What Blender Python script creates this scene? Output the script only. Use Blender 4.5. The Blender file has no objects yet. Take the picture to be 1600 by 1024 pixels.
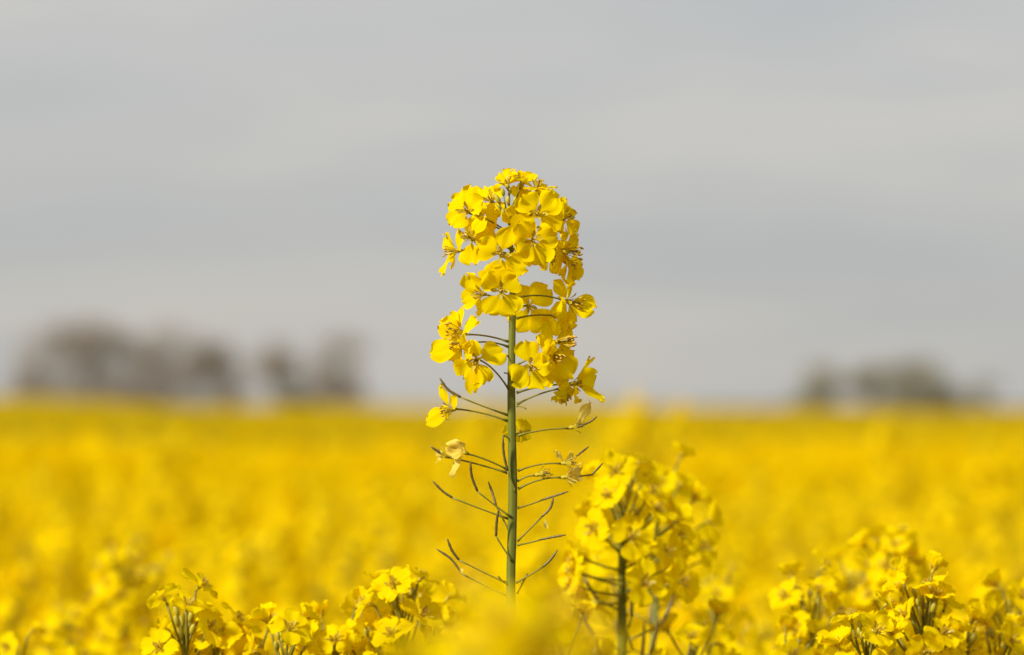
import bpy, math, random
import numpy as np
from mathutils import Vector, Matrix

scene = bpy.context.scene
R = math.radians
# ------------------------------------------------------------------ camera
CAM_H = 1.45          # metres above the ground, just over the canopy
FOCUS = 1.25          # distance of the tall plant
HZ = 632              # image row of the level horizon (photo is 1600 x 1024)
cam = bpy.data.cameras.new("camera")
cam.lens = 100; cam.sensor_width = 36
cam.shift_y = (HZ - 512) / 1600
cam.clip_start = 0.02; cam.clip_end = 5000
cam.dof.use_dof = True; cam.dof.focus_distance = FOCUS; cam.dof.aperture_fstop = 6.2
cam_o = bpy.data.objects.new("camera", cam)
scene.collection.objects.link(cam_o)
cam_o.location = (0, 0, CAM_H); cam_o.rotation_euler = (R(90), 0, 0)
scene.camera = cam_o
# ------------------------------------------------------------------ sun, sky
SUN = Vector((-0.74, -0.58, 0.62)).normalized()       # towards the sun
sun = bpy.data.lights.new("sun", 'SUN'); sun.energy = 5.0; sun.angle = R(6); sun.color = (1, 0.97, 0.90)
sun_o = bpy.data.objects.new("sun", sun); scene.collection.objects.link(sun_o)
sun_o.rotation_euler = (-SUN).to_track_quat('-Z', 'Y').to_euler(); sun_o.location = (-5, -3, 8)
world = bpy.data.worlds.new("World"); scene.world = world; world.use_nodes = True
nt = world.node_tree; nt.nodes.clear()
def N(t, typ, **kw):
    n = t.nodes.new(typ)
    for k, v in kw.items(): setattr(n, k, v)
    return n
out = N(nt, 'ShaderNodeOutputWorld'); mix = N(nt, 'ShaderNodeMixShader'); mix.inputs[0].default_value = 0.94
b1 = N(nt, 'ShaderNodeBackground'); b2 = N(nt, 'ShaderNodeBackground'); b1.inputs[1].default_value = 0.1
sky = N(nt, 'ShaderNodeTexSky', sky_type='NISHITA'); sky.sun_disc = False
sky.sun_elevation = math.asin(SUN.z); sky.sun_rotation = math.atan2(SUN.x, SUN.y)
nt.links.new(sky.outputs[0], b1.inputs[0])
tc = N(nt, 'ShaderNodeTexCoord')
mp = N(nt, 'ShaderNodeMapping'); mp.inputs['Scale'].default_value = (3.2, 3.2, 22); mp.inputs['Location'].default_value = (1.7, 0, 1.34)
no = N(nt, 'ShaderNodeTexNoise'); no.inputs['Scale'].default_value = 1.0; no.inputs['Detail'].default_value = 3; no.inputs['Roughness'].default_value = 0.45
rp = N(nt, 'ShaderNodeValToRGB')
e = rp.color_ramp.elements
e[0].position = 0.33; e[0].color = (0.462, 0.470, 0.478, 1)
e[1].position = 0.67; e[1].color = (0.600, 0.570, 0.530, 1)
m = e.new(0.5); m.color = (0.520, 0.517, 0.503, 1)
nt.links.new(tc.outputs['Generated'], mp.inputs[0]); nt.links.new(mp.outputs[0], no.inputs[0]); mp2 = N(nt, 'ShaderNodeMapping'); mp2.inputs['Scale'].default_value = (11, 11, 46); mp2.inputs['Location'].default_value = (0.4, 2.2, 1.1)
no2 = N(nt, 'ShaderNodeTexNoise'); no2.inputs['Detail'].default_value = 4; no2.inputs['Scale'].default_value = 1.0; no2.inputs['Distortion'].default_value = 0.4
nt.links.new(tc.outputs['Generated'], mp2.inputs[0]); nt.links.new(mp2.outputs[0], no2.inputs[0])
nmx = N(nt, 'ShaderNodeMath', operation='MULTIPLY_ADD'); nmx.inputs[1].default_value = 0.26; nt.links.new(no2.outputs[0], nmx.inputs[0])
nmy = N(nt, 'ShaderNodeMath', operation='MULTIPLY'); nmy.inputs[1].default_value = 0.74; nt.links.new(no.outputs[0], nmy.inputs[0]); nt.links.new(nmy.outputs[0], nmx.inputs[2])
nt.links.new(nmx.outputs[0], rp.inputs[0])
# slightly brighter cloud deck higher up
sx = N(nt, 'ShaderNodeSeparateXYZ'); nt.links.new(tc.outputs['Generated'], sx.inputs[0])
mr = N(nt, 'ShaderNodeMapRange'); mr.inputs['From Min'].default_value = 0.02; mr.inputs['From Max'].default_value = 0.16
mr.inputs['To Min'].default_value = 0.83; mr.inputs['To Max'].default_value = 0.97
nt.links.new(sx.outputs[2], mr.inputs['Value']); nt.links.new(mr.outputs[0], b2.inputs[1])
nt.links.new(rp.outputs[0], b2.inputs[0])
nt.links.new(b1.outputs[0], mix.inputs[1]); nt.links.new(b2.outputs[0], mix.inputs[2]); nt.links.new(mix.outputs[0], out.inputs[0])
scene.view_settings.view_transform = 'Standard'; scene.view_settings.look = 'None'
scene.view_settings.exposure = 0.2; scene.view_settings.gamma = 1.0; scene.view_settings.use_curve_mapping = False
scene.render.engine = 'CYCLES'
scene.cycles.use_denoising = True
scene.cycles.max_bounces = 12; scene.cycles.diffuse_bounces = 10; scene.cycles.transmission_bounces = 10; scene.cycles.transparent_max_bounces = 4

# ------------------------------------------------------------------ materials
def leafy(name, col, trans=0.35, var=0.10, hue=None, gloss=0.03, rough=0.45, veins=False, noise_scale=220.0, col2=None):
    """thin living tissue: diffuse + translucent + a trace of gloss; colour varies from piece to piece and in blotches"""
    mt = bpy.data.materials.new(name); mt.use_nodes = True
    t = mt.node_tree; t.nodes.clear(); L = t.links.new
    o = N(t, 'ShaderNodeOutputMaterial')
    oi = N(t, 'ShaderNodeObjectInfo'); geo = N(t, 'ShaderNodeNewGeometry')
    tcn = N(t, 'ShaderNodeTexCoord')
    nz = N(t, 'ShaderNodeTexNoise'); nz.inputs['Scale'].default_value = noise_scale; nz.inputs['Detail'].default_value = 3
    L(tcn.outputs['Object'], nz.inputs[0])
    mx = N(t, 'ShaderNodeMix', data_type='RGBA')
    c2 = col2 or tuple(c * (1 - 2.2 * var) for c in col)
    mx.inputs[6].default_value = (*col, 1); mx.inputs[7].default_value = (*c2, 1)
    ad = N(t, 'ShaderNodeMath', operation='MULTIPLY_ADD'); ad.inputs[1].default_value = 0.5
    L(geo.outputs['Random Per Island'], ad.inputs[0])
    m2 = N(t, 'ShaderNodeMath', operation='MULTIPLY'); m2.inputs[1].default_value = 0.5
    L(nz.outputs[0], m2.inputs[0]); L(m2.outputs[0], ad.inputs[2])
    L(ad.outputs[0], mx.inputs[0])
    src = mx.outputs[2]
    if veins:
        uv = N(t, 'ShaderNodeUVMap'); sp = N(t, 'ShaderNodeSeparateXYZ'); L(uv.outputs[0], sp.inputs[0])
        # veins fan out from the claw: sine of the cross position
        w = N(t, 'ShaderNodeMath', operation='MULTIPLY'); w.inputs[1].default_value = 52.0; L(sp.outputs[0], w.inputs[0])
        s = N(t, 'ShaderNodeMath', operation='SINE'); L(w.outputs[0], s.inputs[0])
        mrn = N(t, 'ShaderNodeMapRange'); mrn.inputs['From Min'].default_value = 0.5; mrn.inputs['From Max'].default_value = 1.0
        mrn.inputs['To Min'].default_value = 0.0; mrn.inputs['To Max'].default_value = 0.24; L(s.outputs[0], mrn.inputs[0])
        mv = N(t, 'ShaderNodeMix', data_type='RGBA'); mv.inputs[7].default_value = (col[0] * .84, col[1] * .66, col[2], 1)
        L(mrn.outputs[0], mv.inputs[0]); L(src, mv.inputs[6])
        cl = N(t, 'ShaderNodeMapRange'); cl.inputs['From Min'].default_value = 0.0; cl.inputs['From Max'].default_value = 0.34
        cl.inputs['To Min'].default_value = 0.5; cl.inputs['To Max'].default_value = 0.0; L(sp.outputs[1], cl.inputs[0])
        mc = N(t, 'ShaderNodeMix', data_type='RGBA'); mc.inputs[7].default_value = (0.72, 0.47, 0.010, 1)
        L(cl.outputs[0], mc.inputs[0]); L(mv.outputs[2], mc.inputs[6]); src = mc.outputs[2]
    d = N(t, 'ShaderNodeBsdfDiffuse'); tr = N(t, 'ShaderNodeBsdfTranslucent'); g = N(t, 'ShaderNodeBsdfGlossy'); g.inputs['Roughness'].default_value = rough
    L(src, d.inputs[0]); L(src, tr.inputs[0])
    g.inputs[0].default_value = (1, .95, .8, 1)
    a = N(t, 'ShaderNodeMixShader'); a.inputs[0].default_value = trans; L(d.outputs[0], a.inputs[1]); L(tr.outputs[0], a.inputs[2])
    b = N(t, 'ShaderNodeMixShader'); b.inputs[0].default_value = gloss; L(a.outputs[0], b.inputs[1]); L(g.outputs[0], b.inputs[2])
    bp = N(t, 'ShaderNodeBump'); bp.inputs['Strength'].default_value = 0.25; bp.inputs['Distance'].default_value = 0.0006
    L(nz.outputs[0], bp.inputs['Height']); L(bp.outputs[0], d.inputs['Normal'])
    L(b.outputs[0], o.inputs[0])
    return mt

YEL = (0.95, 0.765, 0.002)
M_PETAL = leafy("petal_yellow", YEL, trans=0.52, var=0.06, col2=(0.95, 0.715, 0.002), gloss=0.0, veins=True)
M_PETAL_FAR = leafy("petal_yellow_field", (0.92, 0.70, 0.002), trans=0.44, var=0.06, col2=(0.89, 0.64, 0.002), gloss=0.0)
M_DISTANT = leafy("petal_yellow_far_shaded", (0.70, 0.49, 0.005), trans=0.30, var=0.06, col2=(0.50, 0.36, 0.008), gloss=0.0, noise_scale=.6)  # darker than near petals: stalk green and shade between flowers mixed into the colour
M_WITHER = leafy("petal_withered", (0.93, 0.78, 0.09), trans=0.5, col2=(0.90, 0.68, 0.16), gloss=0.0)
M_SEPAL = leafy("sepal_olive", (0.66, 0.50, 0.02), trans=0.3, col2=(0.50, 0.40, 0.03))
M_STEM = leafy("stem_green", (0.165, 0.172, 0.022), trans=0.0, col2=(0.110, 0.122, 0.012), gloss=0.02, noise_scale=90)
M_STALK = leafy("stalk_olive", (0.27, 0.235, 0.025), trans=0.1, col2=(0.19, 0.165, 0.02), gloss=0.02)
M_POD = leafy("pod_brown_green", (0.15, 0.105, 0.024), trans=0.0, col2=(0.095, 0.06, 0.014), gloss=0.05)
M_BUD = leafy("bud_green", (0.34, 0.33, 0.045), trans=0.12, col2=(0.50, 0.40, 0.03), gloss=0.03)
M_ANTHER = leafy("anther_ochre", (0.72, 0.46, 0.03), trans=0.15, col2=(0.50, 0.26, 0.03))
M_PISTIL = leafy("pistil_olive", (0.34, 0.26, 0.03), trans=0.0, col2=(0.14, 0.09, 0.015))
M_FILA = leafy("filament_yellow", (0.80, 0.58, 0.03), trans=0.3, col2=(0.70, 0.50, 0.03))
M_LEAF = leafy("leaf_green", (0.075, 0.11, 0.028), trans=0.25, col2=(0.045, 0.075, 0.018), gloss=0.04, noise_scale=40)
M_TWIG = leafy("twig_brown", (0.40, 0.345, 0.30), trans=0.15, col2=(0.32, 0.275, 0.24), gloss=0.0, noise_scale=3)
M_TWIGG = leafy("twig_olive", (0.26, 0.225, 0.13), trans=0.15, col2=(0.20, 0.18, 0.10), gloss=0.0, noise_scale=3)
M_BUSH = leafy("bush_green", (0.060, 0.070, 0.030), trans=0.1, col2=(0.04, 0.05, 0.02), gloss=0.0, noise_scale=3)
M_BARK = leafy("bark", (0.20, 0.16, 0.13), trans=0.0, gloss=0.0, noise_scale=6)
M_UNDER = leafy("crop_leafy_green", (0.34, 0.27, 0.015), trans=0.0, col2=(0.20, 0.18, 0.015), gloss=0.0, noise_scale=1.5)  # leafy green-yellow of the canopy sheet under the flowers
M_SOIL = leafy("soil", (0.12, 0.085, 0.05), trans=0.0, gloss=0.0, noise_scale=4)

# ------------------------------------------------------------------ mesh helpers
COL = scene.collection
class MB:
    def __init__(s): s.v = []; s.f = []; s.m = []; s.uv = []
    def add(s, v, f, mi=0, uv=None):
        o = len(s.v); s.v += [tuple(p) for p in v]
        s.f += [tuple(i + o for i in q) for q in f]; s.m += [mi] * len(f)
        s.uv += list(uv) if uv is not None else [(0.0, 1.0)] * len(v)
    def mesh(s, name, mats):
        me = bpy.data.meshes.new(name); me.from_pydata(s.v, [], s.f)
        for x in mats: me.materials.append(x)
        me.polygons.foreach_set('material_index', s.m)
        me.polygons.foreach_set('use_smooth', [True] * len(s.f))
        ul = me.uv_layers.new(name="UVMap")
        li = np.empty(len(me.loops), dtype=np.int32); me.loops.foreach_get('vertex_index', li)
        ul.data.foreach_set('uv', np.asarray(s.uv, dtype=np.float32)[li].ravel())
        me.update(); return me
    def obj(s, name, mats, parent=None, loc=(0, 0, 0)):
        return link(name, s.mesh(name, mats), parent, loc)

def link(name, me, parent=None, loc=(0, 0, 0), mat=None):
    o = bpy.data.objects.new(name, me); COL.objects.link(o)
    if parent is not None: o.parent = parent
    if mat is not None: o.matrix_local = mat
    else: o.location = loc
    return o

def thing(name, label, cat, loc=(0, 0, 0), group=None):
    o = bpy.data.objects.new(name, None); COL.objects.link(o)
    o.location = loc; o.empty_display_size = 0.05
    o['label'] = label; o['category'] = cat
    if group: o['group'] = group
    return o

def frame(d, up=None):
    """rotation with Y along d, Z as near to up as possible"""
    d = Vector(d).normalized(); u = Vector(up) if up is not None else Vector((0, 0, 1))
    x = d.cross(u)
    if x.length < 1e-4: x = d.cross(Vector((1, 0.3, 0)))
    x.normalize(); z = x.cross(d).normalized()
    return Matrix((x, d, z)).transposed()

def tube(pts, rad, sides=6, cap=True):
    pts = [Vector(p) for p in pts]; n = len(pts); v = []; f = []
    if not hasattr(rad, '__len__'): rad = [rad] * n
    t0 = (pts[1] - pts[0]).normalized()
    a = t0.orthogonal().normalized()
    for i, p in enumerate(pts):
        t = (pts[min(i + 1, n - 1)] - pts[max(i - 1, 0)]).normalized()
        a = (a - t * a.dot(t)).normalized(); b = t.cross(a)
        for k in range(sides):
            q = 2 * math.pi * k / sides
            v.append(p + (a * math.cos(q) + b * math.sin(q)) * rad[i])
    for i in range(n - 1):
        for k in range(sides):
            k2 = (k + 1) % sides
            f.append((i * sides + k, i * sides + k2, (i + 1) * sides + k2, (i + 1) * sides + k))
    if cap:
        f.append(tuple(range(sides - 1, -1, -1))); f.append(tuple((n - 1) * sides + k for k in range(sides)))
    return v, f

def bez(a, b, c, n=8):
    a, b, c = Vector(a), Vector(b), Vector(c)
    return [a * (1 - t) ** 2 + b * 2 * t * (1 - t) + c * t * t for t in [i / (n - 1) for i in range(n)]]

def chain(pts, n=5):
    """smooth curve through points (Catmull-Rom)"""
    p = [Vector(q) for q in pts]
    if len(p) == 2: return [p[0].lerp(p[1], i / n) for i in range(n + 1)]
    p = [p[0] * 2 - p[1]] + p + [p[-1] * 2 - p[-2]]; r = []
    for i in range(1, len(p) - 2):
        for k in range(n):
            t = k / n
            r.append(0.5 * ((2 * p[i]) + (p[i + 1] - p[i - 1]) * t + (2 * p[i - 1] - 5 * p[i] + 4 * p[i + 1] - p[i + 2]) * t * t + (3 * p[i] - p[i - 1] - 3 * p[i + 1] + p[i + 2]) * t ** 3))
    r.append(p[-2]); return r

def petal(L, W, rng, nu=9, nv=6, cup=0.10, curl=0.10, rise=0.16, ruf=0.07):
    """obovate petal on a narrow claw: Y along its length, X across, Z its inner face"""
    ph = [rng.uniform(0, 6.28) for _ in range(4)]; sk = rng.uniform(-.10, .10); notch = rng.uniform(0.0, .06)
    v = []; uv = []; f = []; fold = rng.uniform(-.5, 1.0) * .10; lop = rng.uniform(-.12, .12)
    for i in range(nu + 1):
        u = i / nu; u = u ** 0.85
        t = max(0, (u - .20) / .80)
        if t <= 0: w = .09
        elif t < .6: w = .10 + .90 * math.sin(t / .6 * math.pi / 2) ** 0.80
        else: w = max(0.0, 1 - ((t - .6) / .4) ** 2.3 * .90) ** .5
        for j in range(nv + 1):
            s = -1 + 2 * j / nv
            x = s * w * W / 2 + sk * L * t * t
            y = u * L - notch * L * t ** 4 * (1 - abs(s)) + .03 * L * t * s * s * -1 + lop * s * L * t * .4
            z = rise * L * min(1, u / .25) ** 1.5 * (1 - .2 * t) + cup * W * (s * s) * w * t - curl * L * t * t - fold * W * (1 - abs(s)) * t
            z += ruf * W * t * (math.sin(3.1 * s + ph[0] + 4 * u) * .6 + .8 * s * s * math.sin(9 * u + ph[1] + (2 if s > 0 else 0)) + .40 * math.sin(7 * s + ph[2]) + .35 * t * math.sin(11 * s + ph[3]))
            y += ruf * .5 * L * t * t * math.sin(5 * s + ph[3])
            v.append(Vector((x, y, z))); uv.append((s * (.45 + .55 * w) * .5 + .5, u))
    for i in range(nu):
        for j in range(nv):
            a = i * (nv + 1) + j; f.append((a, a + 1, a + nv + 2, a + nv + 1))
    return v, f, uv

def place(v, rot, o=(0, 0, 0)):
    o = Vector(o); return [rot @ p + o for p in v]

def bud(L, r, n=6, sides=7):
    pts = [Vector((0, L * i / n, 0)) for i in range(n + 1)]
    return tube(pts, [max(.12, math.sin(math.pi * (0.12 + .83 * i / n)) ** .7) * r for i in range(n + 1)], sides)

# ------------------------------------------------------------------ shared flower pieces
rs = random.Random(11)
U = 0.0114                      # petal length in metres
def calyx_mb(size=1.0, rng=rs):
    mb = MB()
    v, f = tube([(0, -.0022 * size, 0), (0, 0, 0), (0, .0014 * size, 0)], [.0005 * size, .0011 * size, .0009 * size], 7); mb.add(v, f, 0)
    for k in range(4):
        a = k * math.pi / 2 + rng.uniform(-.2, .2)
        o = Vector((math.cos(a), 0, math.sin(a))); d = (Vector((0, 1, 0)) + o * rng.uniform(.35, 1.0)).normalized()
        pv, pf, pu = petal(.0058 * size, .0020 * size, rng, 4, 2, .3, .1, 0, .02)
        mb.add(place(pv, frame(d, -o + Vector((0, .6, 0))), o * .0007 * size), pf, 0)
    return mb
def centre_mb(size=1.0, rng=rs):
    """six stamens round one pistil, along +Y"""
    mb = MB()
    v, f = tube([(0, 0, 0), (0, .0040 * size, 0), (0, .0066 * size, .0002)], [.0006 * size, .0005 * size, .00035 * size], 6); mb.add(v, f, 1)
    v, f = tube([(0, .0064 * size, 0), (0, .0071 * size, 0)], [.0006 * size, .0005 * size], 6); mb.add(v, f, 0)
    for k in range(6):
        a = k * math.pi / 3 + rng.uniform(-.25, .25); o = Vector((math.cos(a), 0, math.sin(a)))
        h = (.0066 if k % 3 else .0050) * size * rng.uniform(.9, 1.1); sp = rng.uniform(.0014, .0028) * size
        p = bez((o * .0006 * size), o * sp * .7 + Vector((0, h * .5, 0)), o * sp + Vector((0, h, 0)), 5)
        v, f = tube(p, .00018 * size, 4); mb.add(v, f, 3)
        d = Vector((rng.uniform(-.5, .5), 1, rng.uniform(-.5, .5)))
        v, f = bud(.0021 * size, .00042 * size, 3, 5); mb.add(place(v, frame(d), p[-1] - Vector((0, .0008 * size, 0))), f, 0)
    return mb
CALYX = [calyx_mb().mesh("flower", [M_SEPAL]) for _ in range(4)]
CENTRE = [centre_mb().mesh("flower_centre", [M_ANTHER, M_PISTIL, M_SEPAL, M_FILA]) for _ in range(4)]
PETALS = []
for k in range(22):
    mb = MB(); v, f, uv = petal(U * rs.uniform(.92, 1.05), U * rs.uniform(.88, 1.10), rs, 10, 8, rs.uniform(-.02, .16), rs.uniform(-.06, .22), .14, rs.uniform(.08, .17)); mb.add(v, f, 0, uv)
    PETALS.append(mb.mesh("petal", [M_PETAL]))

def petal_dirs(facing, rng, openness=None):
    """four directions round the facing axis"""
    F = frame(facing); a0 = rng.uniform(0, math.pi / 2); r = []
    op = openness if openness is not None else rng.uniform(-.05, .35)
    for k in range(4):
        a = a0 + k * math.pi / 2 + rng.uniform(-.22, .22); o = op + rng.uniform(-.2, .25)
        d = F @ Vector((math.cos(a), 0, math.sin(a))); d = (d + Vector(facing).normalized() * o).normalized()
        r.append(d)
    return r
def simple_flower_mb(rng, mb=None, pos=(0, 0, 0), facing=(0, 1, 0), size=1.0, nu=4, nv=3, centre=True, mats=(0, 1, 2)):
    mb = mb or MB(); facing = Vector(facing).normalized(); pos = Vector(pos)
    for d in petal_dirs(facing, rng):
        v, f, uv = petal(U * size * rng.uniform(.9, 1.05), U * size * rng.uniform(.88, 1.1), rng, nu, nv, rng.uniform(0, .15), rng.uniform(-.05, .2), .14, .12)
        mb.add(place(v, frame(d, facing), pos), f, mats[0], uv)
    if centre:
        F = frame(facing)
        v, f = tube([(0, -.002, 0), (0, .001, 0), (0, .006 * size, 0)], [.0008, .0012, .0006], 5); mb.add(place(v, F, pos), f, mats[1])
        for k in range(4):
            a = k * 1.57 + .4; v, f = tube([Vector((0, .002, 0)), Vector((math.cos(a) * .002, .008 * size, math.sin(a) * .002))], [.0002, .0005], 4)
            mb.add(place(v, F, pos), f, mats[2])
    return mb
FLOWERS = [simple_flower_mb(rs, nu=6, nv=4).mesh("flower", [M_PETAL, M_SEPAL, M_ANTHER]) for _ in range(10)]

def layout(rng, nfl=24, zone=.07, nbud=10, npod=8, spread=1.0):
    """raceme with its apex at the origin, axis up (Z)"""
    fl, bd, pd = [], [], []
    for i in range(nfl):
        t = (i + .5) / nfl; a = i * 2.39996 + rng.uniform(-.35, .35)
        out = Vector((math.cos(a), math.sin(a), 0)); base = Vector((0, 0, -.012 - t * zone))
        r = (.0080 + .0150 * min(1, t * 1.5)) * spread * rng.uniform(.85, 1.2)
        rise = .025 * (1 - t) ** 1.2 + .003 + rng.uniform(-.004, .005)
        el = R(62 * (1 - t) ** 1.1 + rng.uniform(-22, 18))
        fac = (out * math.cos(el) + Vector((0, 0, math.sin(el))) + Vector((rng.uniform(-.3, .3), rng.uniform(-.3, .3), rng.uniform(-.2, .2)))).normalized()
        fl.append((base, base + out * r + Vector((0, 0, rise)), fac, (.80 + .25 * min(1, t * 2)) * rng.uniform(.92, 1.08)))
    for i in range(nbud):
        t = i / max(1, nbud); a = i * 2.39996 + 1
        out = Vector((math.cos(a), math.sin(a), 0)); base = Vector((0, 0, -.012 + .004 * (1 - t)))
        p = base + out * (.0015 + .0075 * t) + Vector((0, 0, .008 + .004 * (1 - t) + rng.uniform(-.002, .003)))
        bd.append((base, p, (out * (.2 + .6 * t) + Vector((0, 0, 1))).normalized(), rng.uniform(.0036, .0062)))
    for i in range(npod):
        a = i * 2.39996 + 2 + rng.uniform(-.4, .4); out = Vector((math.cos(a), math.sin(a), 0))
        base = Vector((0, 0, -.018 - zone - i * .0062)); k = rng.uniform(.8, 1.15)
        j = base + out * .019 * k + Vector((0, 0, .007 * k))
        pd.append((base, j, j + out * .009 * k + Vector((0, 0, .014 + .001 * i))))
    return fl, bd, pd

def add_flower_objs(root, pos, facing, size, rng, detail, op=None):
    """a flower as a part of the plant; petals and centre as its sub-parts at detail 2"""
    F = frame(facing).to_4x4(); roll = Matrix.Rotation(rng.uniform(0, 6.28), 4, 'Y')
    mat = Matrix.Translation(pos) @ F @ roll @ Matrix.Scale(size, 4)
    if detail < 2:
        return link("flower", rng.choice(FLOWERS), root, mat=mat)
    fo = link("flower", rng.choice(CALYX), root, mat=mat)
    link("flower_centre", rng.choice(CENTRE), fo, mat=Matrix.Scale(.72, 4))
    for d in petal_dirs((0, 1, 0), rng, op):
        link("petal", rng.choice(PETALS), fo, mat=frame(d, (0, 1, 0)).to_4x4())
    return fo

def add_raceme(root, apex, rng, detail, lean=(0, 0), **kw):
    """flowers, stalks, buds and pods as parts of ROOT; apex is relative to it"""
    fl, bd, pd = layout(rng, **kw)
    T = Vector((0, 0, 1)).rotation_difference(Vector((lean[0], lean[1], 1))).to_matrix(); apex = Vector(apex)
    X = lambda p: apex + T @ p
    for b, p, fac, s in fl:
        mb = MB(); q = p - fac * .0022
        v, f = tube(bez(X(b), X(b.lerp(q, .55) + Vector((0, 0, -.002))), X(q), 6), [.0008, .0007, .0006, .0006, .0006, .0007], 5); mb.add(v, f)
        mb.obj("flower_stalk", [M_STALK], root)
        add_flower_objs(root, X(p), T @ fac, s * rng.uniform(.95, 1.12), rng, detail, rng.uniform(.6, 1.5) if fac.z > .72 and rng.random() < .6 else None)
    for b, p, d, L in bd:
        mb = MB(); v, f = tube([X(b), X(p)], .0005, 5); mb.add(v, f, 0)
        v, f = bud(L, L * .27); mb.add(place(v, T @ frame(d), X(p)), f, 1)
        mb.obj("flower_bud", [M_STALK, M_BUD], root)
    for b, j, tip in pd:
        mb = MB(); v, f = tube([X(b), X(b.lerp(j, .5)), X(j)], .0006, 5); mb.add(v, f, 0)
        v, f = tube(bez(X(j), X(j.lerp(tip, .5) + (j - b) * .18), X(tip), 6), [.0007, .0009, .0009, .0008, .0006, .0003], 6); mb.add(v, f, 1)
        mb.obj("seed_pod", [M_STALK, M_POD], root)
    return X

def stem_mb(pts, r0, r1, n=6, sides=10):
    c = chain(pts, n); mb = MB(); k = len(c)
    v, f = tube(c, [r0 + (r1 - r0) * (i / (k - 1)) ** 1.3 for i in range(k)], sides); mb.add(v, f)
    return mb

# ------------------------------------------------------------------ image row/column -> a point at distance D
def PT(px, py, D=FOCUS):
    s = D * .36 / 1600
    return Vector(((px - 800) * s, D, CAM_H + (HZ - py) * s))

# ------------------------------------------------------------------ ground
mb = MB(); mb.add([(-1500, -300, 0), (1500, -300, 0), (1500, 2500, 0), (-1500, 2500, 0)], [(0, 1, 2, 3)])
g = mb.obj("ground", [M_SOIL]); g['kind'] = 'structure'

# ------------------------------------------------------------------ the tall plant in focus
S0 = FOCUS * .36 / 1600
hr = random.Random(5)
base = PT(804, 2000); base.z = 0
hero = thing("rapeseed_plant", "tallest rapeseed plant, sharp and alone above the field, yellow flowers over bare curved seed pods", "rapeseed plant", base)
def HP(px, py, dz=0.0): return PT(px, py, FOCUS - dz * S0) - base      # dz: pixels towards the viewer
spts = [(804, 2000), (801, 1500), (799, 1000), (798.5, 905), (800.5, 830), (801.5, 760), (800, 680), (799.3, 600), (800, 540), (801.2, 480), (799.5, 400), (798, 350), (796, 326)]
c = chain([HP(*p) for p in spts], 6); c[0].z = 0
mb = MB()
def rad_at(z):
    y = HZ - (z + base.z - CAM_H) / S0
    return S0 * float(np.interp(y, [326, 350, 420, 490, 600, 760, 905, 1000, 2000, 6000], [1.6, 2.2, 3.7, 5.2, 6.1, 7.1, 7.1, 7.8, 11, 14]))
v, f = tube(c, [rad_at(p.z) for p in c], 18)
# shallow lengthwise ribs
ax = [c[i // 18] for i in range(len(c) * 18)]
v = [a + (p - a) * (1 + .07 * math.cos(5 * 2 * math.pi * (i % 18) / 18 + 1)) for i, (p, a) in enumerate(zip(v, ax))]
mb.add(v, f); mb.obj("stem", [M_STEM], hero)

def stem_x(y): return float(np.interp(y, [326, 400, 480, 600, 760, 905, 1000], [796, 800, 801, 800, 801, 799, 799]))
def stalk(att, end, sag=4, dz0=0, dz1=0, w=1.35, mat=M_STALK):
    a = HP(att[0], att[1], dz0); b = HP(end[0], end[1], dz1)
    m_ = HP((att[0] + end[0]) / 2, (att[1] + end[1]) / 2 - sag, (dz0 + dz1) / 2 + abs(dz1 - dz0) * .1)
    mb = MB(); v, f = tube(bez(a, m_ * 2 - (a + b) / 2, b, 9), [S0 * w * k for k in (1.9, 1.2, 1, 1, 1, 1, 1, 1.05, 1.3)], 7); mb.add(v, f)
    return mb.obj("flower_stalk", [mat], hero)

def hero_flower(cx, cy, dz, fac, tips, att=None, Lp=39, Wp=42, stg=.7, sag=4, wither=False, centre=True):
    """one flower of the tall plant: each petal reaches towards its own tip"""
    fac = Vector((fac[0], -fac[2], fac[1])).normalized()         # x right, y up, z towards the viewer -> world
    c0 = HP(cx, cy, dz)
    F = frame(fac)
    fo = link("flower", calyx_mb(.95, hr).mesh("flower", [M_SEPAL]), hero, mat=Matrix.Translation(c0) @ F.to_4x4())
    if centre: link("flower_centre", centre_mb(stg, hr).mesh("flower_centre", [M_ANTHER, M_PISTIL, M_SEPAL, M_FILA]), fo)
    Fi = F.inverted()
    for tp in tips:
        tx, ty = tp[0], tp[1]; wf = tp[2] if len(tp) > 2 else 1.0; lf = tp[3] if len(tp) > 3 else 1.0
        vx, vz = tx - cx, -(ty - cy); pr = math.hypot(vx, vz); L = Lp * lf
        dep = math.sqrt(max(0, L * L - pr * pr)) if pr < L else 0
        best = None
        for sg in (1, -1):
            d = Vector((vx, -sg * dep, vz)); q = abs(d.normalized().dot(fac) - .12)
            if best is None or q < best[0]: best = (q, d)
        d = best[1]; L = max(L, pr) * S0
        v, f, uv = petal(L, Wp * wf * S0, hr, 14, 10, hr.uniform(-.02, .14), hr.uniform(-.04, .14), .10, hr.uniform(.16, .26) if wither else hr.uniform(.09, .16))
        mb = MB(); mb.add(place(v, Fi @ frame(d, fac)), f, 0, uv)
        mb.obj("petal", [M_WITHER if wither else M_PETAL], fo)
    if att: 
        e = Vector((cx, cy)); q = c0 - fac * .0016
        ex = 800 + (q + base).x / S0; ey = HZ - ((q + base).z - CAM_H) / S0
        stalk(att, (ex, ey), sag, 0, dz)
    return fo

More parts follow.
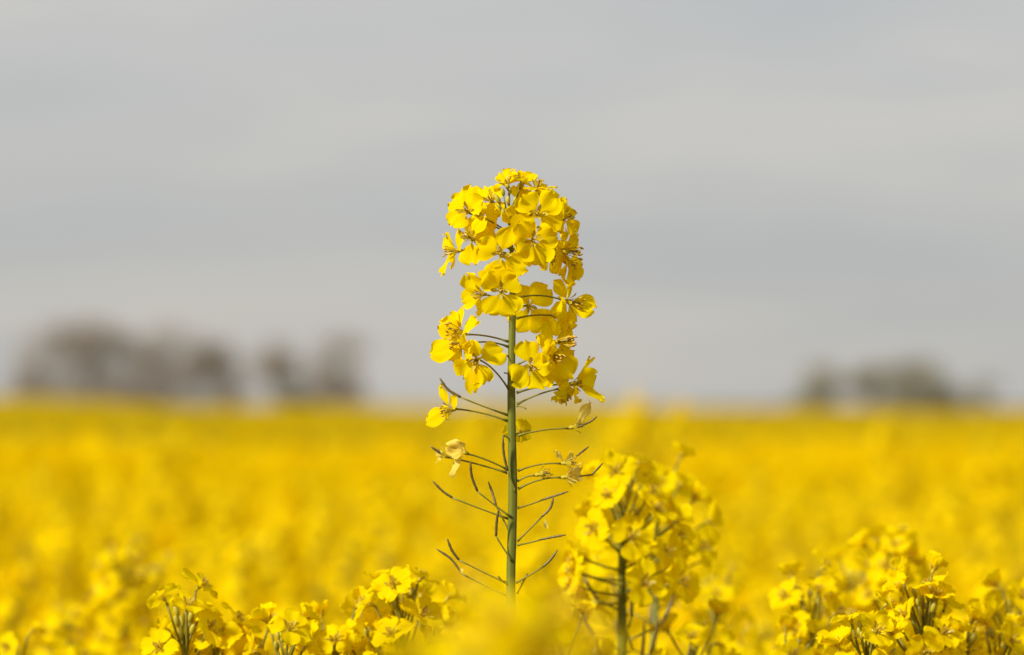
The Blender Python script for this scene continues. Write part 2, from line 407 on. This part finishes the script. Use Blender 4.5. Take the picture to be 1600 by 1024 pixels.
# top of the head
hero_flower(793, 292, 4, (-.25, .9, .35), [(781, 268, .9), (803, 265, .9), (812, 278, .8), (776, 288, .8)], (797, 335), Lp=31, Wp=31, sag=0, stg=.5)
hero_flower(815, 289, -8, (.35, .85, .15), [(808, 266, .9), (832, 272, .9), (833, 292), (803, 280)], (798, 338), Lp=31, Wp=31, sag=0, stg=.5)
hero_flower(839, 297, 0, (.25, .95, .12), [(870, 294, .7), (856, 299, .8), (822, 298, .8), (846, 302, .6)], (799, 346), Lp=32, Wp=24, sag=-2)
hero_flower(731, 331, 18, (-.35, .22, .9), [(741, 291), (702, 317), (706, 357), (755, 317, .8)], (798, 366))
hero_flower(768, 315, -28, (-.3, .35, .75), [(757, 292), (752, 335), (786, 338), (785, 296, .9)], (798, 352), Lp=33, Wp=30)
hero_flower(812, 318, -30, (.3, .3, -.6), [(806, 290), (828, 300), (832, 340), (798, 344)], (798, 350), Lp=32, Wp=28)
hero_flower(840, 335, 40, (.1, .15, 1), [(815, 306, 1.05), (872, 309, 1.05), (874, 362, 1.05), (808, 366, 1.1)], (799, 372))
hero_flower(879, 342, 2, (.8, .25, .45), [(900, 333), (898, 368), (872, 316), (862, 360)], (799, 378))
hero_flower(832, 375, 48, (.1, -.15, .95), [(808, 398, 1.1), (868, 364), (853, 412, 1.05), (812, 349, .9)], (800, 392))
hero_flower(783, 398, 56, (-.05, .05, 1), [(795, 356, .8), (747, 384), (778, 437, 1.1), (824, 421, 1.1)], (800, 418))
hero_flower(738, 374, 38, (-.5, .3, .75), [(741, 340, .7), (758, 340, .7), (738, 414), (774, 392)], (799, 390))
hero_flower(716, 392, 4, (-.92, -.05, .25), [(694, 367, .8), (722, 366), (688, 428, .6), (705, 410, .8)], (799, 398), stg=.9)
hero_flower(876, 392, 6, (1, -.08, .25), [(902, 366, .9), (880, 362), (868, 428, .9), (897, 437, 1.1, 1.3)], (800, 408), stg=1.25)
hero_flower(857, 398, -20, (.5, -.2, .5), [(842, 420), (872, 424), (880, 380), (838, 384)], (800, 404), Lp=33, Wp=28)
hero_flower(783, 455, 56, (0, 0, 1), [(762, 425, 1.1), (808, 431, 1.05), (805, 491, 1.0), (762, 493, .9)], (800, 474), sag=2)
hero_flower(755, 460, 26, (-.65, 0, .65), [(730, 428, .9), (722, 472, .8), (744, 484, .8), (768, 428)], (800, 482))
hero_flower(825, 479, -44, (-.08, .05, -1), [(858, 450, 1.1), (806, 448), (806, 517, 1.0), (858, 514, 1.1)], (802, 490))
hero_flower(886, 471, 0, (.72, -.15, .35), [(930, 484, .95, 1.15), (866, 440, .7), (892, 500, .9), (868, 494), (884, 446, .5)], (807, 466), sag=6, stg=1.1)
hero_flower(868, 494, -14, (.5, .0, -.6), [(900, 508, .8), (856, 516), (876, 520, .7), (872, 470, .8)], (807, 498), sag=3)
hero_flower(724, 521, 10, (-.75, .25, .35), [(722, 478, .55), (745, 500, .8), (686, 506, .9), (700, 498, .9), (722, 544)], (794, 534), sag=3, stg=1.1)
hero_flower(728, 537, 18, (-.85, 0, .5), [(704, 520, .8), (674, 558, 1, 1.5), (706, 566), (738, 558)], (794, 542), sag=5, stg=1.1)
hero_flower(745, 562, 32, (-.3, -.12, .9), [(738, 533, .8), (786, 545, 1.0, 1.1), (720, 588, 1.15), (757, 600, 1.05), (744, 614, .7, 1.3)], (797, 612), sag=8)
hero_flower(829, 572, 34, (.08, -.1, 1), [(819, 533, .95), (799, 596, 1.0), (850, 608, 1.05), (858, 565, .9)], (806, 596))
hero_flower(868, 535, 16, (.85, .12, .5), [(838, 521, 1.1), (884, 505), (858, 556), (893, 548)], (806, 552), stg=1.3)
hero_flower(862, 556, 26, (.5, -.15, .7), [(894, 590, 1.2, 1.2), (857, 596, 1.1), (893, 545), (846, 545, .9)], (806, 572), stg=1.1)
hero_flower(892, 600, 2, (.8, .05, .25), [(918, 556, .4, 1.25), (933, 588, 1.0, 1.1), (940, 630, .7, 1.35), (902, 622), (868, 612, .8)], (807, 614), sag=3)
hero_flower(876, 612, 6, (.5, -.6, .3), [(866, 626, .7, .6), (888, 624, .7, .6), (897, 608, .7, .6)], (808, 632), sag=3, Lp=32, stg=.8)
hero_flower(757, 350, -12, (-.4, .1, .7), [(738, 330), (780, 336), (744, 378), (772, 376)], (798, 372))
hero_flower(806, 345, 8, (.1, .2, .9), [(786, 330), (818, 318), (832, 362), (796, 378)], (798, 368), Lp=33, Wp=32)
hero_flower(857, 322, -22, (.4, .4, .5), [(838, 300), (880, 306), (886, 342), (850, 352)], (798, 362))
hero_flower(884, 410, -8, (.7, -.3, .3), [(872, 385), (904, 398), (900, 440, 1.0, 1.1), (876, 436)], (800, 415), sag=0)
# fading flowers lower down
hero_flower(708, 640, 4, (-.7, -.1, .4), [(666, 660, .75, 1.2), (690, 600, .6), (712, 622, .6, .7), (694, 648, .6, .7)], (793, 658), sag=3, stg=.9)
hero_flower(812, 676, -30, (.4, .2, -.8), [(786, 680, .7, .8), (820, 656, .7, .7), (818, 690, .7, .6)], (802, 690), Lp=30, centre=False)
hero_flower(893, 668, 0, (.8, .25, .3), [(922, 630, .7, 1.1), (912, 662, .3, .6)], (809, 681), sag=3, wither=True, centre=False)
hero_flower(697, 713, 4, (-.8, .3, .3), [(680, 704, .3, .5), (686, 716, .35, .5)], (793, 739), sag=1, wither=True, centre=False)
hero_flower(728, 708, 16, (-.7, .3, .5), [(700, 694, .7, .8), (712, 690, .6, .5), (705, 742, .55, 1.1), (700, 708, .6, .7)], (793, 734), sag=2, wither=True, centre=False)
hero_flower(881, 724, 4, (.9, .1, .4), [(904, 752, .55, .9), (895, 710, .4, .6), (866, 706, .4, .5)], (809, 736), sag=4, wither=True, stg=.8)
hero_flower(881, 746, 10, (.9, .1, .4), [(908, 728, .55, .8), (900, 752, .5, .5), (896, 742, .5, .5)], (810, 764), sag=5, wither=True, centre=False)
hero_flower(840, 742, 6, (.9, .2, .4), [(852, 740, .3, .4)], (809, 752), sag=2, wither=True, stg=.8)

def hero_pod(pts, dz0=0, dz1=0, w=2.1):
    """pts: stem, joint, (bends), tip in photo pixels"""
    n = len(pts); P3 = [HP(x, y, dz0 + (dz1 - dz0) * i / (n - 1)) for i, (x, y) in enumerate(pts)]
    mb = MB(); m1 = P3[0].lerp(P3[1], .5) - Vector((0, 0, S0 * 1.5))
    v, f = tube(bez(P3[0], m1, P3[1], 7), [S0 * k for k in (2.4, 1.6, 1.3, 1.25, 1.25, 1.35, 1.6)], 7); mb.add(v, f, 0)
    q = chain(P3[1:], 6); k = len(q)
    v, f = tube(q, [S0 * w * (1.0 if 0 < i / (k - 1) < .75 else (.75 if i == 0 else max(.35, 1 - (i / (k - 1) - .75) * 2.2))) * (1 + .13 * math.sin(i * 2.3)) for i in range(k)], 8); mb.add(v, f, 1)
    return mb.obj("seed_pod", [M_STALK, M_POD], hero)
hero_pod([(794, 649), (720, 621), (700, 609), (687, 591)], 0, 6)
hero_pod([(889, 669), (905, 667), (922, 659), (933, 651)], 0, 2, 1.7)
hero_pod([(702, 715), (688, 708), (673, 698)], 4, 8, 1.8)
hero_pod([(884, 722), (902, 712), (920, 698)], 3, -10, 1.7)
hero_pod([(884, 745), (925, 742), (942, 724)], 8, -4, 1.7)
hero_pod([(806, 769), (793, 736), (787, 708), (786, 682)], 7, 22, 2.0)
hero_pod([(798, 808), (746, 768), (737, 744), (735, 721)], 8, 26)
hero_pod([(795, 828), (775, 790), (770, 772), (763, 753)], -8, -24, 1.9)
hero_pod([(795, 811), (707, 778), (692, 768), (676, 752)], 0, 4, 1.9)
hero_pod([(800, 877), (775, 838), (776, 816), (779, 796)], 8, 26)
hero_pod([(791, 911), (717, 875), (706, 860), (699, 842)], 3, 12)
hero_pod([(793, 932), (722, 897), (705, 874), (682, 858)], -6, -12, 1.9)
hero_pod([(809, 794), (848, 781), (870, 774), (888, 768)], 0, 10, 1.7)
hero_pod([(808, 846), (846, 808), (860, 794), (865, 776)], 4, 10, 1.9)
hero_pod([(808, 852), (846, 843), (866, 839), (884, 836)], 3, 14, 1.8)
hero_pod([(806, 911), (848, 886), (860, 875), (871, 860)], 3, 10, 1.9)
hero_pod([(808, 928), (817, 910), (825, 896)], -6, -10, 1.5)
hero_pod([(792, 912), (784, 908), (778, 900)], 5, 14, 1.5)
for a, b in (((794, 557), (786, 555)), ((795, 586), (788, 583)), ((808, 635), (822, 639)), ((797, 687), (785, 681))):
    stalk(a, b, 1, 2, 14, 1.0)
# shed petals caught on the stalks
mb = MB(); v, f, uv = petal(16 * S0, 7 * S0, hr, 7, 4, .3, .3, .1, .25); mb.add(place(v, frame((.15, 0, -1), (0, -1, 0)), HP(851, 810, 8)), f, 0, uv); mb.obj("petal", [M_WITHER], hero)
mb = MB(); v, f, uv = petal(9 * S0, 8 * S0, hr, 6, 4, .4, .3, .1, .25); mb.add(place(v, frame((-.3, 0, 1), (0, -1, 0)), HP(722, 898, 0)), f, 0, uv); mb.obj("petal", [M_WITHER], hero)
# buds at the very top
for (x, y, dz, dx, L, r) in ((781, 318, 18, -.5, 15, 4.0), (794, 320, 20, 0, 14, 3.8), (788, 338, 24, -.25, 12, 3.4), (777, 312, 8, -.6, 11, 3.2), (800, 330, 16, .2, 12, 3.4), (787, 306, 10, -.2, 12, 3.4), (803, 318, 4, .3, 11, 3.2), (796, 304, 2, .1, 11, 3.0)):
    mb = MB(); p = HP(x, y, dz)
    v, f = tube(bez(HP(797, 352, 2), HP((x + 797) / 2, (y + 352) / 2 + 6, dz * .7), p, 5), S0 * 1.1, 5); mb.add(v, f, 0)
    v, f = bud(L * S0, r * S0); mb.add(place(v, frame((dx, -.2, 1)), p), f, 1); mb.obj("flower_bud", [M_STALK, M_BUD], hero)

# ------------------------------------------------------------------ other plants near the plane of focus
NEAR_GROUP = "rapeseed plants close to the tall one"
def near_plant(label, apexes, seed, detail=2, group=NEAR_GROUP, **kw):
    """apexes: [(px, py, D, number of flowers)] - the first is the main stem, the others its side branches"""
    rng = random.Random(seed); px, py, D, nf = apexes[0]
    ap = PT(px, py, D); b = Vector((ap.x + rng.uniform(-.05, .05), ap.y + rng.uniform(-.03, .03), 0))
    root = thing("rapeseed_plant", label, "rapeseed plant", b, group)
    a0 = ap - b; mid = a0 * .6 + Vector((rng.uniform(-.02, .02), rng.uniform(-.02, .02), 0)); mid2 = a0 - Vector((0, 0, .12)) * 1
    stem_mb([(0, 0, 0), mid, mid2, a0 - Vector((0, 0, .008))], .0055, .0010, 6).obj("stem", [M_STEM], root)
    for i, (x, y, d, n) in enumerate(apexes):
        q = PT(x, y, d) - b
        if i:
            j = a0.lerp(Vector((0, 0, 0)), .0) - Vector((0, 0, .17 + .03 * i)); 
            stem_mb([j, j.lerp(q, .5) + Vector((q.x - j.x, q.y - j.y, 0)) * .2 - Vector((0, 0, .01)), q - Vector((0, 0, .06)), q - Vector((0, 0, .008))], .0022, .0009, 5, 8).obj("branch", [M_STEM], root)
        add_raceme(root, q, rng, detail, (rng.uniform(-.1, .1), rng.uniform(-.1, .1)), nfl=int(n * 1.65), zone=kw.get('zone', .065) * (.7 + .3 * n / 24), nbud=kw.get('nbud', 5), npod=kw.get('npod', 4), spread=kw.get('spread', 1.0))
    return root
near_plant("second tallest rapeseed plant, dense slightly soft yellow head just right of the tallest", [(970, 772, 1.41, 17), (1026, 758, 1.50, 9), (1084, 1000, 1.42, 7), (870, 1018, 1.38, 6)], 21, zone=.046, spread=1.2, npod=9)
near_plant("sharp yellow rapeseed head low at the left front, first from the left in focus", [(288, 980, 1.32, 14), (338, 1005, 1.33, 10)], 22, nbud=8)
near_plant("sharp low rapeseed head with one pale upright bud, between two taller heads left", [(446, 1008, 1.31, 10), (528, 1005, 1.34, 11), (390, 1022, 1.33, 9)], 23)
near_plant("sharp yellow rapeseed head with spreading petals, next to the left foot of the tall plant", [(628, 945, 1.33, 13), (585, 985, 1.34, 9), (672, 972, 1.36, 8)], 24)
near_plant("large yellow rapeseed blur in the foreground hiding the foot of the tall plant", [(790, 1048, .64, 20), (868, 1085, .66, 12), (715, 1090, .62, 12)], 25, detail=1)
near_plant("sharp yellow rapeseed head with green buds on top, low at the right front", [(1440, 952, 1.32, 25), (1352, 1000, 1.29, 14), (1502, 1005, 1.36, 11)], 26, nbud=9)
near_plant("yellow rapeseed head just left of the sharp budded head at the right front", [(1264, 945, 1.42, 14), (1245, 1030, 1.38, 8)], 27)
near_plant("soft round yellow rapeseed head peeking up behind the sharp head at the right front", [(1392, 875, 1.55, 20), (1340, 915, 1.6, 14)], 28)
near_plant("soft yellow rapeseed head cut by the right edge of the picture", [(1588, 965, 1.42, 18), (1560, 1015, 1.36, 10)], 29)
near_plant("blurred rapeseed plant standing up at the far left with a dark stem below its flowers", [(188, 898, 1.85, 26), (236, 900, 1.95, 6), (110, 975, 1.85, 14)], 30, detail=1, zone=.08)
near_plant("soft yellow rapeseed head just right of the second tallest plant", [(1116, 925, 1.7, 9), (1140, 1030, 1.65, 8)], 31, detail=1)
near_plant("small soft yellow flower tuft in the bottom left corner", [(24, 1040, 1.5, 12), (95, 1050, 1.6, 10)], 32)

# ------------------------------------------------------------------ the plants of the field behind, each an object of its own
fr = random.Random(77)
def head_mesh(rng, name="flower_head"):
    fl, bd, pd = layout(rng, nfl=rng.randint(20, 30), zone=rng.uniform(.055, .085), nbud=8, npod=6, spread=rng.uniform(1.0, 1.25)); mb = MB()
    for b, p, fac, s in fl: 
        simple_flower_mb(rng, mb, p, fac, s, 3, 2, False, (0, 1, 2))
        v, f = tube([b, p], .0006, 3, False); mb.add(v, f, 1)
    for b, p, d, L in bd:
        v, f = bud(L, L * .27, 3, 5); mb.add(place(v, frame(d), p), f, 2)
    for b, j, t in pd:
        v, f = tube([b, j, t], [.0006, .0008, .0006], 4, False); mb.add(v, f, 1)
    return mb.mesh(name, [M_PETAL_FAR, M_STALK, M_BUD])
HEADS = [head_mesh(fr) for _ in range(10)]
def field_stem(rng):
    return stem_mb([(0, 0, 0), (rng.uniform(-.02, .02), rng.uniform(-.02, .02), .7), (rng.uniform(-.01, .01), rng.uniform(-.01, .01), 1.2), (0, 0, 1.36)], .006, .001, 3, 6).mesh("stem", [M_STEM])
STEMS = [field_stem(fr) for _ in range(6)]
def field_branch(rng):
    return stem_mb([(0, 0, 0), (.5, 0, .25), (.85, 0, .65), (1, 0, 1)], .02, .01, 3, 5).mesh("branch", [M_STEM])
BR = [field_branch(fr)]
def canopy_top(rng, D):
    t = CAM_H - .185 + max(-.07, min(.06, rng.gauss(0, .025)))
    if D > 4.6 and rng.random() < .07: t = CAM_H + rng.uniform(-.08, .01)        # a few stand above their neighbours
    return t
placed = []
tries = 0
while len(placed) < 270 and tries < 40000:
    tries += 1
    D = math.sqrt(fr.uniform(1.9 ** 2, 6.6 ** 2))
    x = fr.uniform(-1, 1) * (.18 * D + .06)
    if any((x - a) ** 2 + (D - b_) ** 2 < .115 ** 2 for a, b_ in placed): continue
    placed.append((x, D))
placed.sort(key=lambda p: p[1])
for i, (x, D) in enumerate(placed):
    zt = canopy_top(fr, D)
    root = thing("rapeseed_plant", "blurred yellow rapeseed plant in the dense crop between the front heads and the horizon", "rapeseed plant", (x, D, 0), "rapeseed plants of the crop behind")
    st = link("stem", fr.choice(STEMS), root); st.scale = (1, 1, zt / 1.36); st.rotation_euler.z = fr.uniform(0, 6.28)
    h = link("flower_head", fr.choice(HEADS), root, (0, 0, zt)); h.rotation_euler = (fr.uniform(-.15, .15), fr.uniform(-.15, .15), fr.uniform(0, 6.28)); h.scale = (fr.uniform(.9, 1.15),) * 3
    for k in range(3):
        a = fr.uniform(0, 6.28); r = fr.uniform(.045, .085); zz = zt - fr.uniform(.02, .12); bl = fr.uniform(.1, .2)
        br = link("branch", BR[0], root, (0, 0, zz - bl)); br.rotation_euler.z = a; br.scale = (r, .06, bl)
        h = link("flower_head", fr.choice(HEADS), root, (r * math.cos(a), r * math.sin(a), zz + .008)); h.rotation_euler = (fr.uniform(-.2, .2), fr.uniform(-.2, .2), fr.uniform(0, 6.28)); h.scale = (fr.uniform(.8, 1.1),) * 3

# ------------------------------------------------------------------ the rest of the crop: nobody could count it
npr = np.random.default_rng(3)
def template(nq, rad, hh):
    """a loose tuft of bent petal quads"""
    V = []
    for k in range(nq):
        a = npr.uniform(0, 6.283); e_ = npr.uniform(-.3, 1.4); r = rad * npr.uniform(.55, 1)
        p = np.array([math.cos(a) * math.cos(e_) * r, math.sin(a) * math.cos(e_) * r, hh * (math.sin(e_) - 1.0)])
        n = npr.normal(size=3); n /= np.linalg.norm(n); n = n * .8 + p / (np.linalg.norm(p) + 1e-9) * .6
        u_ = np.cross(n, npr.normal(size=3)); u_ /= np.linalg.norm(u_); w_ = np.cross(n, u_); w_ /= np.linalg.norm(w_)
        s = rad * npr.uniform(.24, .36)
        V += [p - u_ * s, p - w_ * s * .8 + n * s * .2, p + u_ * s, p + w_ * s * .8 + n * s * .2]
    return np.array(V)
FV, FF, FM = [], [], []; fo_ = 0
def tufts(xy, ztop, rad, nq, ntemp=8):
    global fo_
    T = [template(nq, 1.0, 1.5) for _ in range(ntemp)]
    n = len(xy); idx = npr.integers(0, ntemp, n); ang = npr.uniform(0, 6.283, n); sc = rad * npr.uniform(.8, 1.25, n)
    for k in range(ntemp):
        q = np.where(idx == k)[0]
        if len(q) == 0: continue
        t = T[k]; c_, s_ = np.cos(ang[q])[:, None], np.sin(ang[q])[:, None]
        x = (t[:, 0] * c_ - t[:, 1] * s_) * sc[q][:, None] + xy[q, 0][:, None]
        y = (t[:, 0] * s_ + t[:, 1] * c_) * sc[q][:, None] + xy[q, 1][:, None]
        z = t[:, 2] * sc[q][:, None] + ztop[q][:, None]
        v = np.stack([x, y, z], -1).reshape(-1, 3); FV.append(v)
        FF.append(np.arange(len(v)).reshape(-1, 4) + fo_); fo_ += len(v)
def wedge(D0, D1, dens, ang=.26, extra=.4):
    A = ang * (D1 ** 2 - D0 ** 2) + 2 * extra * (D1 - D0); n = int(A * dens)
    d = np.sqrt(npr.uniform(D0 ** 2, D1 ** 2, n)); x = npr.uniform(-1, 1, n) * (ang * d + extra)
    return np.stack([x, d], -1)
def undul(xy):
    a = xy[:, 0] / xy[:, 1]; far = np.clip((xy[:, 1] - 12) / 60, 0, 1) * xy[:, 1]      # the land rises a little to the left
    return .02 * np.sin(xy[:, 0] * 1.3 + xy[:, 1] * .5) + .02 * np.sin(xy[:, 1] * .9 + 1) + far * (-.008 * a + .0010 * np.sin(a * 31 + 1) + .0006 * np.sin(a * 67)) 
def band(D0, D1, dens, rad, nq, drop=.185, jit=.035, **kw):
    xy = wedge(D0, D1, dens, **kw); z = CAM_H - drop + undul(xy) + npr.normal(0, jit, len(xy)); z = np.minimum(z, CAM_H + .006 * xy[:, 1])
    return xy, z
xy, z = band(1.5, 6.6, 120, .032, 40, drop=.26, jit=.03); tufts(xy, z, .034, 40)                       # lower side heads between the plants
xy, z = band(1.0, 6.4, 60, .032, 40, extra=.9, drop=.19); k_ = np.abs(xy[:, 0]) > .18 * xy[:, 1] + .12; tufts(xy[k_], z[k_], .034, 40)   # the crop to either side
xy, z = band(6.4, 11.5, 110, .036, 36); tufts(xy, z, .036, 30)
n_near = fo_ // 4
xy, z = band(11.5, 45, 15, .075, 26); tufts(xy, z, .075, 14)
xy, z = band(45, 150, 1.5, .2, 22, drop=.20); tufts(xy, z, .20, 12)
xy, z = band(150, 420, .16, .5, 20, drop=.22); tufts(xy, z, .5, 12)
V = np.concatenate(FV); F_ = np.concatenate(FF)
# closed canopy underneath, from 8 m on
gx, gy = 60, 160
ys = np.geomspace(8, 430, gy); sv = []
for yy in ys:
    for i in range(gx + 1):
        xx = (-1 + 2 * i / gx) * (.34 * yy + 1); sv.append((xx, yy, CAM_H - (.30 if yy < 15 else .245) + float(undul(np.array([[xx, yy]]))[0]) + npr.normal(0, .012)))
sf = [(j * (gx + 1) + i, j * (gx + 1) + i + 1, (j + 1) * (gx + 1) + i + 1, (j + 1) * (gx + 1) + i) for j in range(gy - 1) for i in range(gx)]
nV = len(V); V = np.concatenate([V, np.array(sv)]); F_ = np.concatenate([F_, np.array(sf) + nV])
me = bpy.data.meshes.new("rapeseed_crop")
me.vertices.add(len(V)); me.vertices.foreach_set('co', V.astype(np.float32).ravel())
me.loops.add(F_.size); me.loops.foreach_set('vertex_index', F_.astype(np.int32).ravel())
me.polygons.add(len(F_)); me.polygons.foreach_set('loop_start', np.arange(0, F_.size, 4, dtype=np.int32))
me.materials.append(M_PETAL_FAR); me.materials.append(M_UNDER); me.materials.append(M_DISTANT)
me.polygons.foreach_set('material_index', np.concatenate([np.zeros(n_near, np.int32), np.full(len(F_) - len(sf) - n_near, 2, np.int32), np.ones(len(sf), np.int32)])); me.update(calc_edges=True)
o = link("rapeseed_crop", me); o['kind'] = 'stuff'; o['label'] = "uncounted yellow mass of rapeseed flowers running back to the horizon"
# green leaves and stalks under the flowers
mb = MB()
for k in range(2600):
    D = math.sqrt(fr.uniform(.3 ** 2, 9 ** 2)); x = fr.uniform(-1, 1) * (.26 * D + .5); zz = fr.uniform(.15, 1.14); L = fr.uniform(.05, .13)
    if D < .9 and zz > 1.0: continue
    v, f, uv = petal(L, L * .4, fr, 4, 2, .2, .3, .2, .1); mb.add(place(v, frame((fr.uniform(-1, 1), fr.uniform(-1, 1), fr.uniform(-.4, .8)), (0, 0, 1)), (x, D, zz)), f, 0, uv)
for k in range(2600):
    D = math.sqrt(fr.uniform(.5 ** 2, 9 ** 2)); x = fr.uniform(-1, 1) * (.26 * D + .5); a = fr.uniform(-.06, .06)
    v, f = tube([(x, D, 0), (x + a, D + a, fr.uniform(.95, 1.2))], [.005, .002], 4, False); mb.add(v, f)
o = mb.obj("crop_leaves", [M_LEAF]); o['kind'] = 'stuff'; o['label'] = "green leaves and stalks crowded under the flowers"

# ------------------------------------------------------------------ trees on the horizon
TREE_D = 300.0
def tree(label, px, top, halfw, seed, mat=M_TWIG, density=1.0, D=TREE_D, group="trees on the horizon", bushy=False):
    rng = random.Random(seed); s = D * .36 / 1600; H = CAM_H + (HZ - top) * s; Wd = halfw * s
    root = thing("bush" if bushy else "tree", label, "bush" if bushy else "tree", ((px - 800) * s, D, 0), group)
    mb = MB(); lobes = []
    nl = 5 if bushy else 9
    for k in range(nl):                                   # limbs fan out to uneven lobes of twigs
        t = (k + .5) / nl; zc = H * rng.uniform(.22, .84); a = rng.uniform(0, 6.28)
        prof = math.sin(math.pi * min(1, (zc / H) * .80 + .14)) ** .6
        rr = Wd * prof * rng.uniform(.25, .72)
        lobes.append((Vector((rr * math.cos(a), rr * math.sin(a) * .8, zc)), Wd * rng.uniform(.30, .52), H * rng.uniform(.13, .20)))
    lobes.append((Vector((rng.uniform(-.15, .15) * Wd, 0, H * .82)), Wd * .36, H * .17))
    for k in range(3): lobes.append((Vector((rng.uniform(-.75, .75) * Wd, rng.uniform(-.3, .3) * Wd, H * .12)), Wd * .45, H * .14))      # suckers round the foot
    top_ = Vector((rng.uniform(-.05, .05) * Wd, 0, H * .8))
    v, f = tube(chain([(0, 0, 0), (rng.uniform(-.03, .03) * H, 0, H * .4), top_], 5), [H * .022 * (1 - .085 * q) for q in range(11)], 7); mb.add(v, f)
    for c_, a_, b_ in lobes:
        st = Vector((0, 0, c_.z * rng.uniform(.3, .6)))
        p = bez(st, st.lerp(c_, .6) + Vector((c_.x * .2, c_.y * .2, -.05 * H)), c_, 6); v, f = tube(p, [H * .010 * (1 - .13 * q) for q in range(6)], 5); mb.add(v, f)
        for k in range(6):
            d = Vector((rng.gauss(0, 1) * a_, rng.gauss(0, 1) * a_, rng.gauss(.3, .8) * b_)) * .7
            v, f = tube([c_.lerp(st, rng.uniform(0, .3)), c_ + d * .5 + Vector((0, 0, -.01 * H)), c_ + d], [H * .004, H * .003, H * .0015], 4); mb.add(v, f)
    mb.obj("trunk", [M_BARK], root)
    cr = MB(); n = int(2750 * density)
    for k in range(n):
        c_, a_, b_ = rng.choice(lobes)
        p = c_ + Vector((rng.uniform(-1, 1) * a_, rng.uniform(-1, 1) * a_, rng.triangular(-1.3, 1.1, 0) * b_))
        p.z = max(H * .05, min(p.z, H * 1.01))
        d = Vector((rng.gauss(0, 1), rng.gauss(0, 1), rng.gauss(.5, 1))).normalized(); L = H * rng.uniform(.025, .065); w = L * rng.uniform(.12, .30)
        u_ = d.orthogonal().normalized(); u_ = Matrix.Rotation(rng.uniform(0, 6.28), 3, d) @ u_
        cr.add([p - d * L * .5, p + u_ * w, p + d * L * .5, p - u_ * w], [(0, 1, 2, 3)])
    cr.obj("crown", [mat], root)
    return root
tree("broad bare brown tree, leftmost and one of the tallest on the horizon", 85, 502, 84, 1, density=1.1)
tree("tallest bare brown tree, overlapping the right side of the leftmost tree", 135, 494, 66, 2, density=1.1)
tree("low bare tree filling the left edge of the left row of trees", 42, 556, 44, 13, density=.8)
tree("narrow bare grey tree in the middle of the left row of trees", 205, 512, 52, 3, density=1.1)
tree("bare grey tree with a high top right of the middle of the left row", 258, 502, 62, 4, density=1.3)
tree("low wide grey tree in the right half of the left row", 318, 524, 60, 5, density=1.3)
tree("lowest grey tree, sloping down at the right end of the left row", 364, 550, 54, 14, density=.9)
tree("pale bare tree left in the pair that stands by itself left of the tall plant", 436, 524, 52, 6, density=1.1)
tree("darker rounded brown tree right in the pair left of the tall plant", 520, 518, 62, 7, density=1.7)
tree("small dark green bush at the foot of the pair of trees", 455, 578, 44, 8, M_BUSH, 1.1, D=240, group=None, bushy=True)
tree("small round olive tree, first of the trees at the right", 1282, 562, 56, 9, M_TWIGG, 1.6, D=320)
tree("olive tree left in the widest clump at the right", 1364, 566, 56, 10, M_TWIGG, 1.5, D=320)
tree("olive tree in the middle of the widest clump at the right", 1412, 560, 44, 15, M_TWIGG, 1.2, D=325)
tree("darkest olive tree at the right end of the widest clump at the right", 1452, 556, 52, 11, M_TWIGG, 1.8, D=320)
tree("faint narrow tree at the far right, last on the horizon", 1540, 586, 32, 12, M_TWIGG, .8, D=340)
